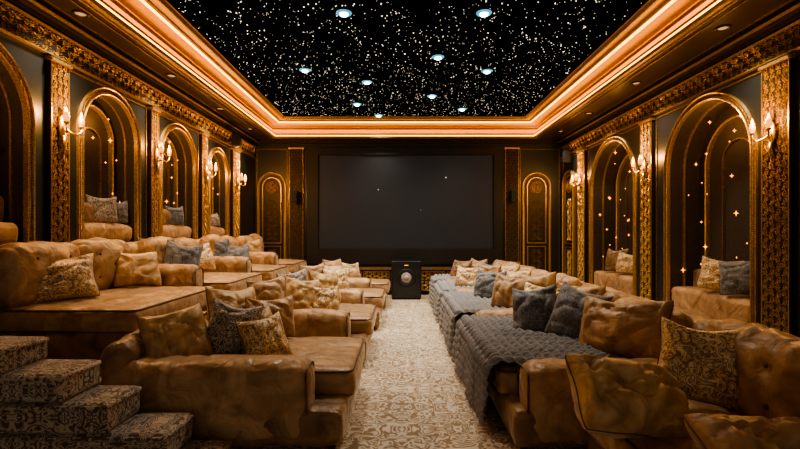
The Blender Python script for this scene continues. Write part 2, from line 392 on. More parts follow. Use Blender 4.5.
def niche(f,a,c,zb,zt,label,side,nst):
    DP=DPL if side<0 else DPR; loc=Vector(f((a+c)/2,zb,0))
    e=empty('wall_niche',loc,label,'niche')
    P=apath(a,c,zb,zt)
    b=bmesh.new(); sweep(b,P,[(0,0),(0,-DP)],f); bx(b,a,c,zb-.04,zb,-DP,0,f); finish('lining',b,M['niche'],e,False,True)
    b=bmesh.new(); ps=[b.verts.new(f(u,v,-DP)) for u,v,_,_ in P]; b.faces.new(ps); finish('back_panel',b,M['niche'],e,False,True)
    b=bmesh.new(); sweep(b,P,[(-.006,-.02),(-.006,.024),(.002,.030),(.009,.022),(.011,.008),(.058,.008),(.060,.022),(.067,.030),(.074,.026),(.077,0)],f)
    for u0 in (a-.082,c-.008): bx(b,u0,u0+.090,zb-.10,zb,0,.045,f)
    finish('surround',b,M['gold'],e,False,True)
    b=bmesh.new(); Q=apath(a,c,zb,zt,.0345,44)
    g=lambda x,y,w:f(x,y,w+.008)
    ribbon(b,[(q[0],q[1]) for q in Q],[.004]*len(Q),g,1.2)
    for i in range(len(Q)-1):
        L_=math.hypot(Q[i+1][0]-Q[i][0],Q[i+1][1]-Q[i][1]); ns=max(1,round(L_/.024))
        for tq in range(ns):
            tt=tq/ns
            u=Q[i][0]+(Q[i+1][0]-Q[i][0])*tt; v=Q[i][1]+(Q[i+1][1]-Q[i][1])*tt
            tx,ty=Q[i+1][0]-Q[i][0],Q[i+1][1]-Q[i][1]; l=math.hypot(tx,ty) or 1; tx/=l; ty/=l
            for s in (-1,1):
                ribbon(b,[(u,v),(u+(tx*.45-ty*s*.5)*.025,v+(ty*.45+tx*s*.5)*.025),(u+(tx*.9-ty*s*.55)*.025,v+(ty*.9+tx*s*.55)*.025)],[.002,.0055,.0015],g,1.5)
    finish('carved_leaf_band',b,M['golddk'],e,False,True)
    r=(c-a)/2; ins=.20 if r>.6 else .12; m=(a+c)/2
    b=bmesh.new(); sweep(b,P,[(0,-DP*.45),(-.016,-DP*.45),(-.016,-DP*.53),(0,-DP*.53)],f); finish('reveal_bead',b,M['gold'],e,False,True)
    b=bmesh.new(); sweep(b,apath(a+ins,c-ins,zb,zt-ins*.9),[(-.015,0-DP),(-.015,.05-DP),(0,.06-DP),(.015,.05-DP),(.015,-DP)],f)
    finish('inner_arch',b,M['gold'],e,False,True)
    b=bmesh.new()
    sweep(b,apath(m-.02-r*.32,m+.02+r*.32,zb,zt-ins-.25),[(-.009,-DP),(-.009,.025-DP),(.009,.025-DP),(.009,-DP)],f)
    finish('centre_arch',b,M['golddk'],e,False,True)
    rng=random.Random(int(a*100)+(5 if side>0 else 0)); got=[];k=0
    while len(got)<nst and k<600:
        k+=1; u=rng.uniform(a+.08,c-.08); v=rng.uniform(zb+.45,zt-.12)
        rr=math.hypot(u-m,max(0,v-(zt-r)))
        if rr>r-.1: continue
        if any(math.hypot(u-g_[0],v-g_[1])<.17 for g_ in got): continue
        got.append((u,v)); s=bpy.data.objects.new('star_light',sme); C.objects.link(s); s.parent=e
        s.location=Vector(f(u,v,-DP+.05+rng.random()*(.30 if side>0 else .14)))-loc; q=rng.choice((.45,.55,.7,.85,1.1)); s.scale=(q,q,q)
    l=bpy.data.lights.new('niche_glow','POINT'); l.energy=11 if side>0 else 7; l.color=(1,.48,.15); l.shadow_soft_size=.04
    lo=bpy.data.objects.new('niche_glow',l); C.objects.link(lo); lo.location=Vector(f(m,zt-.30,-.08))-loc; lo.parent=e
    return e
lab=['wide-open gold arched niche at the far left edge, nearest on the left wall','gold arched niche on left wall above the tufted sofa, with dark pillow ledge','third gold arched niche along the left wall, between two sconces','narrowest and farthest gold arched niche on the left wall']
for (a,c,zb,zt),l,n in zip(archL,lab,(12,10,9,7)): niche(fL,a,c,zb,zt,l,-1,n)
for (a,c,zb,zt),l,n in zip(archR,['large gold arched niche with hanging stars nearest on the right wall','gold arched niche with hanging stars farther down the right wall, near the screen'],(24,22)): niche(fR,a,c,zb,zt,l,1,n)

# ---------------------------------------------------------------- pilasters
def pilaster(f,u0,u1,v0,v1,n,label,group=None):
    e=empty('carved_pilaster',Vector(f((u0+u1)/2,v0,0)),label,'pilaster',group)
    b=bmesh.new(); bx(b,u0,u1,v0,v1,0,.05,f); finish('backing',b,M['bronze'],e,False,True)
    b=bmesh.new()
    for a in (u0,u1-.008): bx(b,a,a+.008,v0,v1,.05,.060,f)
    bx(b,u0-.015,u1+.015,v1-.03,v1,.0,.08,f); bx(b,u0-.02,u1+.02,v0,v0+.10,.0,.09,f)
    finish('frame',b,M['gold'],e,False,True)
    b=bmesh.new(); g=off(f,.05); wd=(u1-u0-.024); cols=3 if wd<.28 else 4
    k=max(8,int((v1-v0)/(wd/cols*.95)))
    for c_ in range(cols):
        a=u0+.012+wd*c_/cols
        vine(b,a,a+wd/cols,v0+.10,v1-.03,g,k+(c_%2),True,1 if c_%2==0 else -1,1.15,6,c_+n)
    finish('scrollwork',b,M['gold'],e,False,True)
    return e
pilaster(fL,4.24,4.47,.35,3.05,20,'carved gold pilaster between the two nearest left arches')
pilaster(fL,5.94,6.12,.35,3.05,22,'carved gold pilaster between second and third left arches')
pilaster(fL,7.45,7.66,.35,3.05,20,'carved gold pilaster between third and farthest left arches')
pilaster(fL,8.82,9.18,.35,3.05,12,'broad carved gold pilaster past the last left arch')
pilaster(fR,4.19,4.51,.2,3.05,16,'large carved gold pilaster nearest on the right wall')
pilaster(fR,6.51,6.81,.2,3.05,16,'carved gold pilaster between the two right wall arches')
pilaster(fR,8.90,9.25,.2,3.05,12,'carved gold pilaster beyond the farther right arch')
pilaster(fB,-2.57,-2.25,.62,3.32,14,'carved gold pilaster left of the cinema screen')
pilaster(fB,2.35,2.66,.62,3.32,14,'carved gold pilaster right of the cinema screen')

# ---------------------------------------------------------------- arched doors on the back wall
dn=1
def adoor(f,a,c,zt,label):
    global dn
    e=empty('door_%d'%dn,Vector(f((a+c)/2,0,0)),label,None); dn+=1; e['kind']='structure'
    P=apath(a,c,.05,zt); b=bmesh.new()
    ps=[b.verts.new(f(u,v,.02)) for u,v,_,_ in P]; b.faces.new(ps); finish('door_leaf',b,M['bronze'],e,False,True)
    b=bmesh.new(); sweep(b,P,[(-.015,0),(-.015,.06),(.0,.075),(.02,.06),(.03,.06),(.035,0)],f)
    m=(a+c)/2; r=(c-a)/2; zs=zt-r; g=off(f,.02)
    sweep(b,apath(a+.08,c-.08,1.15,zt-.08),[(-.008,.02),(-.008,.045),(.008,.045),(.008,.02)],f); rectline(b,g,a+.08,c-.08,.2,1.08,.016,.025)
    bx(b,a+.08,c-.08,1.14,1.16,.02,.045,f)
    finish('door_frame',b,M['gold'],e,False,True)
    b=bmesh.new()
    for q in (-1,1):
        vine(b,m+(q-1)/2*r*.42,m+(q+1)/2*r*.42,1.22,zs-.30,g,9,True,q,1.2); vine(b,m+(q-1)/2*r*.42,m+(q+1)/2*r*.42,.26,1.02,g,7,True,q,1.2)
    finish('carved_panel',b,M['gold'],e,False,True)
    b=bmesh.new()
    for R_ in (.46,.34): ribbon(b,[(m+r*R_*math.cos(2*PI*k/24),zs-.02+r*R_*math.sin(2*PI*k/24)) for k in range(25)],[.012]*25,g,1.3)
    motif(b,m,zs-.02,r*.5,r*.5,g,False,1.4); finish('medallion',b,M['gold'],e,False,True)
adoor(fB,-3.26,-2.68,2.72,'arched carved gold door left of the screen')
adoor(fB,2.78,3.36,2.72,'arched carved gold door right of the screen')
adoor(fR,9.48,10.08,2.72,'arched carved gold door at the far end of the right wall')

# ---------------------------------------------------------------- screen, console, subwoofer, speakers
e=empty('projection_screen',(.05,YB,.68),'large dark cinema screen with thick black frame on the end wall','screen')
b=bmesh.new()
x0,x1,z0,z1=-2.17,2.29,.67,3.31; ix0,ix1,iz0,iz1=-1.90,2.08,1.02,3.15
for q in ((x0,ix0,z0,z1),(ix1,x1,z0,z1),(ix0,ix1,z0,iz0),(ix0,ix1,iz1,z1)): bx(b,q[0],q[1],q[2],q[3],0,.12,fB)
finish('frame',b,M['black'],e,False,True)
b=bmesh.new(); bx(b,ix0,ix1,iz0,iz1,.01,.06,fB); finish('screen_surface',b,M['screen'],e,False,True)
for x,z,r in ((-.54,2.36,.012),(1.0,2.64,.016),(.42,1.9,.006)):
    b=bmesh.new(); bmesh.ops.create_icosphere(b,subdivisions=1,radius=r,matrix=Matrix.Translation((x,YB-.065,z))); finish('picture_star',b,M['dot'],e,True,True)
b=bmesh.new(); rectline(b,off(fB,.12),x0,x1,z0,z1,.012,.010); finish('edge_bead',b,M['blackgl'],e,False,True)
b=bmesh.new(); rectline(b,off(fB,.06),ix0,ix1,iz0,iz1,.014,.012); finish('inner_bead',b,M['bronze'],e,False,True)

e=empty('media_console',(.1,10.0,0),'low carved gold panelled ledge running under the cinema screen','console')
b=bmesh.new(); bx(b,-2.15,2.3,.06,.56,.04,.30,fB); bx(b,-2.1,2.25,0,.06,.04,.25,fB); finish('body',b,M['bronze'],e,False,True)
b=bmesh.new(); bx(b,-2.2,2.35,.56,.585,.01,.36,fB); bx(b,-2.18,2.33,.585,.61,.01,.34,fB); finish('top',b,M['golddk'],e,False,True)
for k in range(7):
    u0=-2.1+k*.62; b=bmesh.new(); rectline(b,off(fB,.30),u0,u0+.58,.10,.53,.018,.02)
    g=off(fB,.30)
    for q in range(3):
        for z_ in (.21,.42): motif(b,u0+.115+.175*q,z_,.17,.20,g,False,1.5)
    finish('carved_panel',b,M['gold'],e,False,True)

e=empty('subwoofer',(.09,9.50,0),'black subwoofer cabinet with small pale round cone in front of screen ledge','speaker')
b=rbox(-.22,.40,9.30,9.70,.03,.80,.02,step=.4); finish('cabinet',b,M['blackgl'],e,False,True)
RX=Matrix.Rotation(PI/2,3,'X')
b=bmesh.new(); lathe(b,(.09,9.30,.45),[(.19,0),(.19,.015),(.178,.022),(.13,.012),(.12,.006)],28,RX); finish('ring',b,M['black'],e,True,True)
b=bmesh.new(); lathe(b,(.09,9.30,.45),[(.115,.010),(.08,.014),(.05,.016),(.048,.024),(.025,.034),(.001,.036)],28,RX); finish('cone',b,M['cone'],e,True,True)
b=bmesh.new(); bx(b,.05,.13,9.285,9.30,.705,.718); finish('indicator_bar',b,M['glass'],e,False,True)
for x in (-.18,.36):
    for y in (9.35,9.65):
        b=bmesh.new(); lathe(b,(x,y,0),[(.025,0),(.025,.03)],10); finish('foot',b,M['black'],e,True,True)

def speaker(f,u,v,w0,label):
    e=empty('wall_speaker',Vector(f(u,v,w0)),label,'speaker')
    b=bmesh.new(); bx(b,u-.07,u+.07,v-.13,v+.13,w0+.06,w0+.2,f); bmesh.ops.bevel(b,geom=b.edges[:],offset=.012,segments=2,affect='EDGES'); finish('cabinet',b,M['black'],e,False,True)
    b=bmesh.new(); bx(b,u-.058,u+.058,v-.118,v+.118,w0+.2,w0+.208,f); finish('grille',b,M['grille'],e,False,True)
    b=bmesh.new(); bx(b,u-.02,u+.02,v-.03,v+.03,w0,w0+.062,f); finish('bracket',b,M['black'],e,False,True)
speaker(fB,-2.41,2.2,.075,'small black speaker on the pilaster left of the screen')
speaker(fB,2.50,2.2,.075,'small black speaker on the pilaster right of the screen')
speaker(fL,8.7,3.19,.03,'small black speaker high on the left wall near the screen')
speaker(fR,9.6,3.0,.02,'small black speaker high on the right wall near the screen')

# ---------------------------------------------------------------- sconces
def sconce(f,u,v,w0,label):
    e=empty('wall_sconce',Vector(f(u,v,w0)),label,'wall lamp','gold two-arm wall sconces')
    g=lambda a,b_,c:Vector(f(u+a,v+b_,w0+c))
    b=bmesh.new(); P=[(u+.045*math.cos(t*PI/8),v+.11*math.sin(t*PI/8)) for t in range(16)]
    A=[b.verts.new(f(p[0],p[1],w0)) for p in P]; B=[b.verts.new(f(p[0],p[1],w0+.02)) for p in P]
    for k in range(16): b.faces.new((A[k],A[(k+1)%16],B[(k+1)%16],B[k]))
    b.faces.new(A); b.faces.new(B); tube(b,[g(0,.09,.02),g(0,.15,.03),g(0,.20,.025)],[.014,.02,.004],8); tube(b,[g(0,-.09,.02),g(0,-.17,.03),g(0,-.24,.02)],[.014,.018,.003],8)
    finish('backplate',b,M['gold'],e,True,True)
    for s in (-1,1):
        b=bmesh.new(); tube(b,[g(0,0,.02),g(s*.03,-.05,.06),g(s*.07,-.07,.10),g(s*.10,-.03,.12),g(s*.10,.01,.12)],[.010,.010,.010,.009,.008],8)
        lathe(b,g(s*.10,.0,.12),[(.006,0),(.024,.012),(.030,.022),(.012,.026)],12); finish('arm',b,M['gold'],e,True,True)
        b=bmesh.new(); lathe(b,g(s*.10,.026,.12),[(.014,0),(.026,.02),(.028,.05),(.020,.075),(.024,.085),(.022,.083)],14); finish('glass_shade',b,M['glass'],e,True,True)
        b=bmesh.new(); lathe(b,g(s*.10,.026,.12),[(.008,0),(.008,.06),(.012,.09),(.010,.115),(.001,.14)],10); finish('candle_bulb',b,M['flame'],e,True,True)
    l=bpy.data.lights.new('sconce_glow','POINT'); l.energy=36; l.color=(1,.46,.12); l.shadow_soft_size=.03
    lo=bpy.data.objects.new('sconce_glow',l); C.objects.link(lo); lo.location=g(0,.14,.16)-e.location; lo.parent=e
sconce(fL,4.35,2.42,.07,'glowing gold sconce on the nearest left pilaster')
sconce(fL,6.03,2.42,.07,'glowing gold sconce on the second left pilaster')
sconce(fL,7.56,2.42,.07,'glowing gold sconce between the two farther left arches')
sconce(fL,9.0,2.40,.07,'glowing gold sconce on the left wall nearest the screen')
sconce(fR,4.36,2.36,.07,'largest glowing gold sconce on the nearest right pilaster')
sconce(fR,6.66,2.36,.07,'glowing gold sconce between the two right arches')
sconce(fR,9.07,2.40,.07,'glowing gold sconce on the right wall nearest the screen')

# ---------------------------------------------------------------- ceiling stars and spots
b=bmesh.new(); rng=random.Random(3)
for i in range(2900):
    x=rng.uniform(OL+.33,OR-.33); y=rng.uniform(3.6,OB-.33); r=rng.choice((.0022,.0025,.0028,.003,.0034,.0038,.0045,.0055,.0075))
    c0=b.verts.new((x,y,ZT-.004-r*1.2)); vs=[b.verts.new((x+r*math.cos(k*PI/3),y+r*math.sin(k*PI/3),ZT-.003)) for k in range(6)]
    for k in range(6): b.faces.new((c0,vs[k],vs[(k+1)%6]))
tag(finish('ceiling_stars',b,M['star'],smooth=False),'countless tiny warm star points across the black ceiling','star lights',kind='stuff')
big=[(344,13,'left one of the two nearest bright blue-white ceiling spots'),(484,13,'right one of the two nearest bright blue-white ceiling spots'),(305,70,'leftmost bright ceiling spot, beside the left gold cove'),(367,82,'bright ceiling spot left of centre, halfway to the screen'),(438,57,'bright ceiling spot right of centre, third closest to the camera'),(487,71,'rightmost bright ceiling spot midway down the ceiling'),(462,109,'farthest bright ceiling spot on the right, by the gold cove'),(357,104,'far bright ceiling spot left of centre'),(379,117,'farthest bright ceiling spot left of centre, by the gold cove'),(432,96,'far bright ceiling spot just right of centre')]
proto=None
for px,py,l in big:
    Y=2.45*450/(232-py); X=(px-402)/450*Y; Y=min(Y,9.45)
    if proto is None:
        proto=empty('ceiling_spotlight',(X,Y,ZT),l,'ceiling light','bright spots in the star ceiling')
        b=bmesh.new(); lathe(b,(0,0,0),[(.088,0),(.082,-.008),(.052,-.016),(.047,-.006)],24); finish('outer_ring',b,M['halo'],proto)  # emissive ring shaped to imitate the halo of light around the lens
        b=bmesh.new(); lathe(b,(0,0,0),[(.047,-.006),(.044,-.022),(.028,-.032),(.001,-.036)],20); finish('lens',b,M['starbig'],proto)
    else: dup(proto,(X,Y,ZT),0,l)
    l_=bpy.data.lights.new('spot_beam','SPOT'); l_.energy=145; l_.color=(1,.90,.76); l_.spot_size=2.1; l_.spot_blend=.9; l_.shadow_soft_size=.05
    lo=bpy.data.objects.new('spot_beam',l_); C.objects.link(lo); lo.location=(X,Y,ZT-.08)
dpro=None
for x,y,l in ((-3.07,4.3,'recessed soffit downlight nearest on the left side'),(-3.07,6.0,'second recessed soffit downlight on the left side'),(-3.07,7.6,'third recessed soffit downlight on the left side'),(-3.07,9.1,'farthest recessed soffit downlight on the left side'),(3.28,4.6,'recessed soffit downlight nearest on the right side'),(3.28,6.3,'second recessed soffit downlight on the right side'),(3.28,7.9,'third recessed soffit downlight on the right side'),(3.28,9.3,'farthest recessed soffit downlight on the right side')):
    if dpro is None:
        dpro=empty('recessed_downlight',(x,y,ZS-.012),l,'ceiling light','recessed soffit downlights')
        b=bmesh.new(); lathe(b,(0,0,0),[(.075,0),(.072,-.012),(.05,-.012),(.046,-.003)],20); finish('outer_ring',b,M['black'],dpro)
        b=bmesh.new(); lathe(b,(0,0,0),[(.046,-.004),(.02,-.008),(.001,-.009)],20); finish('lens',b,emit('warm_lens',(1,.6,.3),.5,False),dpro)
    else: dup(dpro,(x,y,ZS-.012),0,l)
    l_=bpy.data.lights.new('downlight_beam','SPOT'); l_.energy=80; l_.color=(1,.78,.54); l_.spot_size=2.0; l_.spot_blend=.8; l_.shadow_soft_size=.04
    lo=bpy.data.objects.new('downlight_beam',l_); C.objects.link(lo); lo.location=(x,y,ZS-.07)

# ---------------------------------------------------------------- left platform and stairs
b=bmesh.new(); bx(b,XL+.01,-2.02,3.2,YB-.02,.0,.34); tag(finish('floor_platform',b,M['stair'],smooth=False),'raised carpeted platform under the upper left sofas',kind='structure')
e=empty('staircase',(-2.2,2.57,0),'flight of patterned carpet steps climbing to the left in the foreground','stairs')
zt=[0,.165,.325,.49,.645,.785]; xr=[-1.02,-1.25,-1.56,-1.80,-2.11]
for k in range(5):
    b=rbox(XL+.03,xr[k],2.38,2.70,zt[k],zt[k+1]-.003,.028,(0,.006,.006),.005,5,step=.06,seed=k); finish('step',b,M['stair'],e,True,True)
    b=bmesh.new(); y0=2.376; x1=xr[k]-.002; z=zt[k+1]-.020
    tube(b,[(XL+.04,y0,z),(x1-.035,y0,z),(x1-.010,y0+.010,z),(x1,y0+.035,z),(x1,2.68,z)],.013,8); finish('nosing',b,M['stair'],e,True,True)

# ---------------------------------------------------------------- sofas
def sofa(name,loc,rz,D,W,sh,bh,bt,ah,at,alen,arms,label,cat,mat,mat2,seed,ncush=2,nseat=1,group=None,cush_h=None):
    """front towards local +X, width along Y"""
    e=empty(name,loc,label,cat,group,rz); h=D/2; w=W/2
    ya=-w+(at if -1 in arms else 0); yb=w-(at if 1 in arms else 0)
    finish('base',rbox(-h+.02,h-.04,-w+.01,w-.01,.05,sh-.16,.05,(.006,.006,0),.006,4,seed=seed,step=.06,crease=.009),mat2,e)
    for sx in (-h+.12,h-.12):
        for sy in (-w+.1,w-.1):
            b=bmesh.new(); lathe(b,(sx,sy,0),[(.02,0),(.028,.03),(.03,.07)],10); finish('foot',b,M['black'],e)
    n=nseat; sw=(yb-ya)/n
    for k in range(n):
        a,c=ya+k*sw+.004,ya+(k+1)*sw-.004; cx_=(-h+bt+h)/2
        dm=[(2,1,cx_-.05,(a+c)/2,.14,.025)]
        s=finish('seat_cushion',rbox(-h+bt-.05,h,a,c,sh-.20,sh,.060,(.010,.008,.045),.007,4,dim=dm,seed=seed+k,crease=.011,step=.036),mat,e)
        b=bmesh.new(); tube(b,looprect(-h+bt-.03,h-.014,a+.014,c-.014,sh-.014,.06),.009,6,True); tube(b,looprect(-h+bt-.03,h-.010,a+.010,c-.010,sh-.172,.06),.009,6,True); finish('piping',b,M['pipe'],s)
    for s in arms:
        y0,y1=(-w,-w+at) if s<0 else (w-at,w)
        a=finish('arm',rbox(-h+.03,-h+alen,y0,y1,.05,ah,min(.10,at*.40),(.015,.018,.018),.009,3.6,seed=seed+9,crease=.014,step=.036),mat,e)
        b=bmesh.new(); R=.10
        yc=(y0+y1)/2
        P=[(-h+alen-.006,y0+.03,.10),(-h+alen-.006,y0+.03,ah-R-.01)]+[(-h+alen-.010,yc-(at/2-.03)*math.copysign(abs(math.cos(PI*k/10))**.6,math.cos(PI*k/10)),ah-R-.01+(R-.02)*math.sin(PI*k/10)**.6) for k in range(11)]+[(-h+alen-.006,y1-.03,.10)]
        tube(b,P,.008,6)
        finish('piping',b,M['pipe'],a)
    bk=finish('backrest',rbox(-h,-h+bt,-w+.01,w-.01,.05,bh,.10,(.03,0,.03),.011,3,seed=seed+5,crease=.013),mat2,e)
    ch=(cush_h or bh+.03); cw=(yb-ya)/ncush
    for k in range(ncush):
        a,c=ya+k*cw+.003,ya+(k+1)*cw-.003; m=(a+c)/2; zc=(sh+ch)/2+.01; rr=random.Random(seed*7+k)
        hw,hh=(c-a)*.24,(ch-sh)*.22
        pts=[(m,zc),(m-hw,zc-hh),(m+hw,zc-hh),(m-hw,zc+hh),(m+hw,zc+hh)]
        dm=[(0,1,p[0],p[1],.085,.058) for p in pts]+[(2,1,-h+bt+.02,m-hw*.9,.09,.028),(2,1,-h+bt+.02,m+hw*.9,.09,.028)]
        dz=rr.uniform(-.03,.02)
        q=finish('back_cushion',rbox(-h+bt-.09,-h+bt+.17,a,c,sh-.01,ch+dz,.105,(.08,.0,.035),.013,3.2,dim=dm,seed=seed+k*2,crease=.015,step=.030),mat,e)
        for p in pts:
            b=bmesh.new(); bmesh.ops.create_uvsphere(b,u_segments=8,v_segments=6,radius=.014,matrix=Matrix.Translation((-h+bt+.170+.08*max(0,1-((p[0]-m)/((c-a)/2))**2)*max(0,1-((p[1]-zc)/((ch-sh)/2))**2)-.054,p[0],p[1]))@Matrix.Scale(.5,4,(1,0,0))); finish('button',b,M['pipe'],q)
    return e
V,VD,VG=M['velvet'],M['velvet_dark'],M['velvet_gold']
gl='tan velvet chaise sofas beside the aisle on the left'
lowL=[(2.78,4.10,-.33,'nearest left aisle chaise sofa with big rounded arm facing the camera'),
      (4.62,5.98,-.33,'second chaise sofa along the left aisle edge, behind the nearest one'),
      (6.35,7.62,-.28,'third chaise sofa along the left aisle edge'),
      (7.95,9.10,-.24,'farthest chaise sofa on the left aisle edge near the subwoofer')]
for i,(y0,y1,xf,l) in enumerate(lowL):
    sofa('chaise_sofa',((xf-1.92)/2,(y0+y1)/2,0),0,xf+1.92,y1-y0,.45,.70,.20,.57,.30,1.33 if i==0 else 1.36,(-1,),l,'sofa',V,VD,11+i*13,2,1,gl,.70)
gu='tan velvet lounge sofas on the raised left platform'
upL=[(3.42,4.92,'large upper lounge sofa behind the stairs with the bronze damask pillow'),
     (5.02,6.55,'second lounge sofa on the raised left platform with a thick rounded arm'),
     (6.70,8.05,'third lounge sofa on the raised left platform'),
     (8.20,9.60,'farthest lounge sofa on the raised left platform')]
for i,(y0,y1,l) in enumerate(upL):
    sofa('lounge_sofa',((-2.02-3.29)/2,(y0+y1)/2,.34),0,1.27,y1-y0,.47,.93,.20,.68,.26,.98,(-1,) if i else (),l,'sofa',V,VG if i%2 else VD,71+i*13,2,1,gu,.98)
gr='tan velvet sofas along the right side of the aisle'
rg=[(1.30,2.76,'nearest right sofa at the bottom right corner with a broad backrest'),
    (2.78,4.74,'right aisle sofa under the largest grey knit throw'),
    (4.76,6.58,'third sofa from the camera on the right of the aisle'),
    (6.60,8.16,'fourth sofa from the camera on the right of the aisle'),
    (8.18,9.15,'farthest sofa on the right of the aisle near the ledge')]
for i,(y0,y1,l) in enumerate(rg):
    xf=1.08 if i==0 else .66
    sofa('velvet_sofa',((xf+2.22)/2,(y0+y1)/2,0),PI,2.22-xf,y1-y0,.45 if i else .40,.80,.26,.55,.26 if i>1 else .30,1.44,(1,) if i else (),l,'sofa',V,VD,131+i*13,2,1,gr,.86)
# niche benches
def nbench(f,a,c,z0,h,label,sx):
    d=.38 if sx>0 else .23
    xa,xb=sorted((f(0,0,-d)[0],f(0,0,.0)[0]))
    e=empty('bench',((xa+xb)/2,(a+c)/2,z0),label,'bench')
    finish('bench_seat',rbox(xa,xb,a+.03,c-.03,z0+.0,z0+h,.06,(.01,0,.03),.006,5,seed=int(a*10),crease=.010),V,e,True,True)
    xa,xb=sorted((f(0,0,-d-.02)[0],f(0,0,-d+.10)[0]))
    finish('bench_back',rbox(xa,xb,a+.05,c-.05,z0+h-.02,z0+h+.24,.05,(.02,0,.02),.008,5,seed=int(a*9),crease=.008),VD,e,True,True)
nbench(fR,4.70,6.18,.30,.36,'tan velvet bench inside the nearest right arch',1)
nbench(fR,7.08,8.66,.30,.36,'tan velvet bench inside the farther right arch',1)
for (a,c,zb,_),l in zip(archL,('tan bench ledge in the arch at the far left edge','tan bench ledge in the second left arch','tan bench ledge in the third left arch','tan bench ledge in the farthest left arch')):
    nbench(fL,a,c,zb,.2,l,-1)

# ---------------------------------------------------------------- pillows
def pillow_mesh(w,h,t,seed,flop=0):
    b=bmesh.new(); n=30; G={}; sv=Vector((seed,seed*.7,seed*1.3))
    for s in (1,-1):
        for i in range(n+1):
            for j in range(n+1):
                if s<0 and (i in (0,n) or j in (0,n)): G[(s,i,j)]=G[(1,i,j)]; continue
                u=math.sin((i/n-.5)*PI); v=math.sin((j/n-.5)*PI)
                cr=1-.07*(u*u*v*v)**2
                x=u*w/2*(1-.10*(1-v*v)*u*u)*cr; z=v*h/2*(1-.10*(1-u*u)*v*v)*cr
                th=t/2*(max(0,(1-u**2)*(1-v**2)))**.40
                p=Vector((x,-s*th,z+h/2)); nv=noise.noise_vector(p*4.5+sv)
                ins=1-max(abs(u),abs(v))**4
                q=p+noise.noise_vector(p*4+sv)*.07
                c1_=ridge(noise.noise(Vector((q.x*5,s*3,q.z*8))+sv),6)+.8*ridge(noise.noise(Vector((q.x*9,s*3,q.z*4))-sv),6)
                p.y+=s*.024*t/.16*c1_*ins*.85
                p+=Vector((nv.x*.018,nv.y*.026*(.3+.7*ins),nv.z*.018))
                p.z-=.036*max(0,v)*(1-u*u)
                p.y+=flop*(v+1)**2*.03
                G[(s,i,j)]=b.verts.new(p)
        for i in range(n):
            for j in range(n): b.faces.new((G[(s,i,j)],G[(s,i+1,j)],G[(s,i+1,j+1)],G[(s,i,j+1)]))
    edge=[G[(1,i,0)].co.copy() for i in range(n)]+[G[(1,n,j)].co.copy() for j in range(n)]+[G[(1,i,n)].co.copy() for i in range(n,0,-1)]+[G[(1,0,j)].co.copy() for j in range(n,0,-1)]
    return b,edge
pseed=[1]
def pillow(x,y,z,w,h,t,yaw,lean,mat,label,group=None,roll=0,pm=None):
    pseed[0]+=3.7; t=t*1.45; b,edge=pillow_mesh(w,h,t,pseed[0],random.uniform(-.4,.6))
    o=finish('throw_pillow',b,mat); tag(o,label,'pillow',group)
    o.location=(x,y,z); o.rotation_euler=(-math.radians(lean),math.radians(roll),math.radians(yaw))
    b=bmesh.new(); tube(b,edge,.0045,6,True); finish('piping',b,pm or M['pipe'],o)
    return o
DG,DY,DB=M['dgold'],M['dgrey'],M['dblue']; s=.48
# nearest left sofa
pillow(-1.50,3.10,s-.01,.44,.44,.18,34,24,VG,'plain tan velvet pillow leftmost on the nearest left sofa',roll=-10)
pillow(-1.27,3.26,s-.01,.38,.44,.16,10,20,DY,'dark grey damask pillow on the nearest left sofa',roll=9,pm=M['pipe_dark'])
pillow(-1.06,3.34,s-.01,.36,.42,.16,30,24,VG,'slim bronze velvet pillow between the grey and gold damask ones',roll=-8)
pillow(-.93,3.20,s-.01,.34,.36,.15,40,34,DG,'bronze damask pillow rightmost on the nearest left sofa',roll=-6)
pillow(-1.42,3.86,s,.48,.48,.18,50,18,VG,'bronze velvet pillow behind the grey damask one',roll=4)
pillow(-1.12,3.86,s,.44,.40,.16,25,20,V,'tan velvet pillow at the back of the nearest left sofa')
# second left
pillow(-1.42,5.02,s-.02,.46,.46,.17,40,22,V,'tan velvet pillow leftmost on the second left aisle sofa',roll=-6)
pillow(-1.14,5.08,s-.02,.44,.47,.17,25,25,VG,'bronze velvet pillow leaning in the middle of the second left aisle sofa',roll=8)
pillow(-.86,5.18,s-.02,.36,.34,.14,30,30,DG,'small gold damask pillow front of the second left aisle sofa')
pillow(-.94,5.72,s,.46,.46,.17,50,20,VG,'plain pillow at the back end of the second left aisle sofa',roll=5)
pillow(-1.30,5.66,s,.44,.46,.17,45,18,DY,'grey damask pillow against the back of the second left aisle sofa',roll=-6,pm=M['pipe_dark'])
pillow(-1.30,6.80,s,.46,.46,.17,45,20,V,'tan pillow on the third left aisle sofa')
pillow(-.96,6.85,s,.40,.40,.15,35,24,DG,'gold damask pillow on the third left aisle sofa')
pillow(-1.10,7.38,s,.44,.44,.16,40,20,VG,'bronze velvet pillow at the far end of the third left aisle sofa',roll=5)
pillow(-1.25,8.40,s,.44,.44,.16,45,20,V,'tan pillow on the farthest left aisle sofa')
pillow(-.92,8.42,s,.38,.38,.15,35,24,DG,'gold damask pillow on the farthest left aisle sofa')
